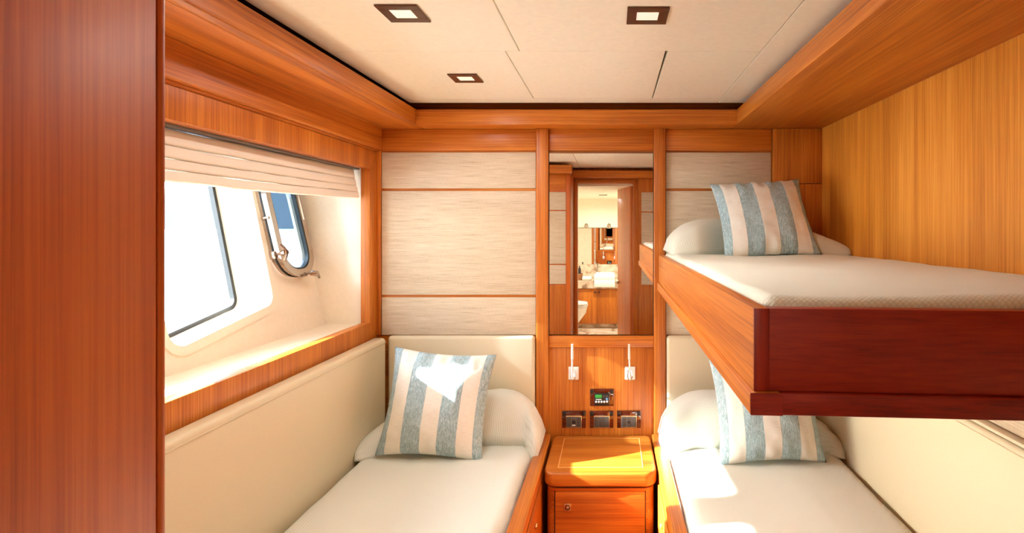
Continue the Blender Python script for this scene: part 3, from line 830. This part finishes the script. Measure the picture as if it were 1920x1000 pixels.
for x in (-.34, -.03):
    t = thing('mirror_lamp', 'small chrome lamp above the '+('left' if x < -.1 else 'right')+' end of the bathroom mirror', 'lamp', (x, BY0+.01, .02), 'bathroom mirror lamps')
    obj('bracket', cyl(bmesh.new(), (x, BY0, .03), (x, BY0+.09, .03), .007, 10), STEEL, t)
    obj('lamp_head', lathe(bmesh.new(), [(.012, .05), (.025, .035), (.03, .0), (.026, -.02)], (x, BY0+.09, .015), 16), STEEL, t)
vn = thing('vanity', 'cherry vanity cabinet with stone counter in the bathroom', 'cabinet', (-.3, -2.15, BF))
VY = -1.92
obj('plinth', BX(bx0+.01, .06, BY0+.01, VY-.05, BF+.002, -1.24), MARB, vn)
obj('carcass', BX(bx0+.01, .083, BY0+.01, VY-.012, -1.24, -.78), W['z'], vn)
for x0, x1 in ((-.66, -.43), (-.427, -.187), (-.184, .080)):
    d = obj('door', BX(x0, x1, VY-.012, VY, -1.235, -.785, bev=.003), W['z'], vn)
    obj('knob', lathe(bmesh.new(), [(.012, 0), (.016, .012), (.01, .02)], (x1-.02 if x0 < -.2 else x0+.025, VY, -.83), 12, 'y'), STEEL, d)
obj('counter', BX(bx0+.01, .10, BY0+.01, VY+.02, -.78, -.683, bev=.004), MARB, vn)
bs = thing('washbasin', 'rectangular white washbasin on the stone counter', 'basin', (-.086, -2.05, -.683))
b = bmesh.new(); x0, x1, y0, y1 = -.22, .048, -2.30, VY+.05
box(b, x0, x1, y0, y1, -.682, -.66, bev=.006)
for a in ((x0, x1, y0, y0+.02), (x0, x1, y1-.02, y1), (x0, x0+.02, y0+.02, y1-.02), (x1-.02, x1, y0+.02, y1-.02)): box(b, *a, -.665, -.60, bev=.004)
obj('bowl', b, PORC, bs)
obj('apron', BX(x0, x1, VY+.022, y1, -.76, -.67, bev=.005), PORC, bs)
ft = thing('faucet', 'tall chrome faucet behind the washbasin', 'faucet', (-.19, -2.33, -.683))
b = bmesh.new(); tube(b, [(-.19, -2.345, -.682), (-.19, -2.345, -.52), (-.185, -2.32, -.50), (-.18, -2.25, -.505), (-.18, -2.235, -.525)], .011, 10); obj('spout', b, STEEL, ft)
obj('lever', tube(bmesh.new(), [(-.19, -2.345, -.55), (-.15, -2.345, -.53)], .006, 8), STEEL, ft)
tw = obj('towel', rbox((-.38, -2.05, -.682), (-.255, -1.95, -.632), .022, step=.03), COV, None, 60); tag(tw, 'folded white towel on the bathroom counter', 'towel')
bk = thing('basket', 'small wicker basket of toiletries at the counter end', 'basket', (-.44, -2.03, -.683))
obj('bowl', lathe(bmesh.new(), [(.055, .001), (.07, .09), (.064, .09), (.05, .01)], (-.44, -2.03, -.683), 18), plain('wicker', (150, 96, 54), .8, bump=(90., .6, .004)), bk)
for i, (dx, dy, h, mt) in enumerate(((-.02, .015, .16, PLW), (.025, .0, .19, PLK), (-.005, -.03, .15, PORC))):
    tt = tag(obj('bottle', lathe(bmesh.new(), [(.016, .012), (.018, .02), (.018, h-.04), (.008, h-.025), (.008, h)], (-.44+dx, -2.03+dy, -.683), 14), mt, None),
        ('white bottle in the toiletry basket', 'black bottle in the toiletry basket', 'short porcelain white bottle in the toiletry basket')[i], 'bottle')
tt = thing('toilet', 'white toilet on the left of the bathroom, seen in the mirror', 'toilet', (-.5, -1.22, BF))
def oval(bm, prof, cx, cy, n=28):
    rings = []
    for sx, sy, ox, z in prof:
        rings.append([bm.verts.new((cx+ox+sx*math.cos(2*math.pi*k/n), cy+sy*math.sin(2*math.pi*k/n), z)) for k in range(n)])
    for a, b_ in zip(rings, rings[1:]):
        for k in range(n): bm.faces.new((a[k], a[(k+1) % n], b_[(k+1) % n], b_[k]))
    bm.faces.new(rings[0][::-1]); bm.faces.new(rings[-1]); bmesh.ops.recalc_face_normals(bm, faces=bm.faces); return bm
obj('bowl', oval(bmesh.new(), [(.12, .10, -.03, BF+.002), (.11, .09, -.03, -1.2), (.13, .11, -.02, -1.1), (.20, .165, 0, -.98), (.215, .18, 0, -.915), (.21, .175, 0, -.905)], -.49, -1.22), PORC, tt)
obj('seat', oval(bmesh.new(), [(.205, .172, 0, -.9048), (.222, .186, 0, -.902), (.222, .186, 0, -.886), (.21, .176, 0, -.884)], -.49, -1.22), PORC, tt)
obj('lid', oval(bmesh.new(), [(.21, .176, 0, -.882), (.22, .184, 0, -.878), (.215, .18, 0, -.862), (.15, .12, 0, -.855)], -.49, -1.22), PORC, tt)
obj('cistern', BX(-.935, -.72, -1.41, -1.03, BF+.002, -.60, bev=.02, seg=3), PORC, tt)
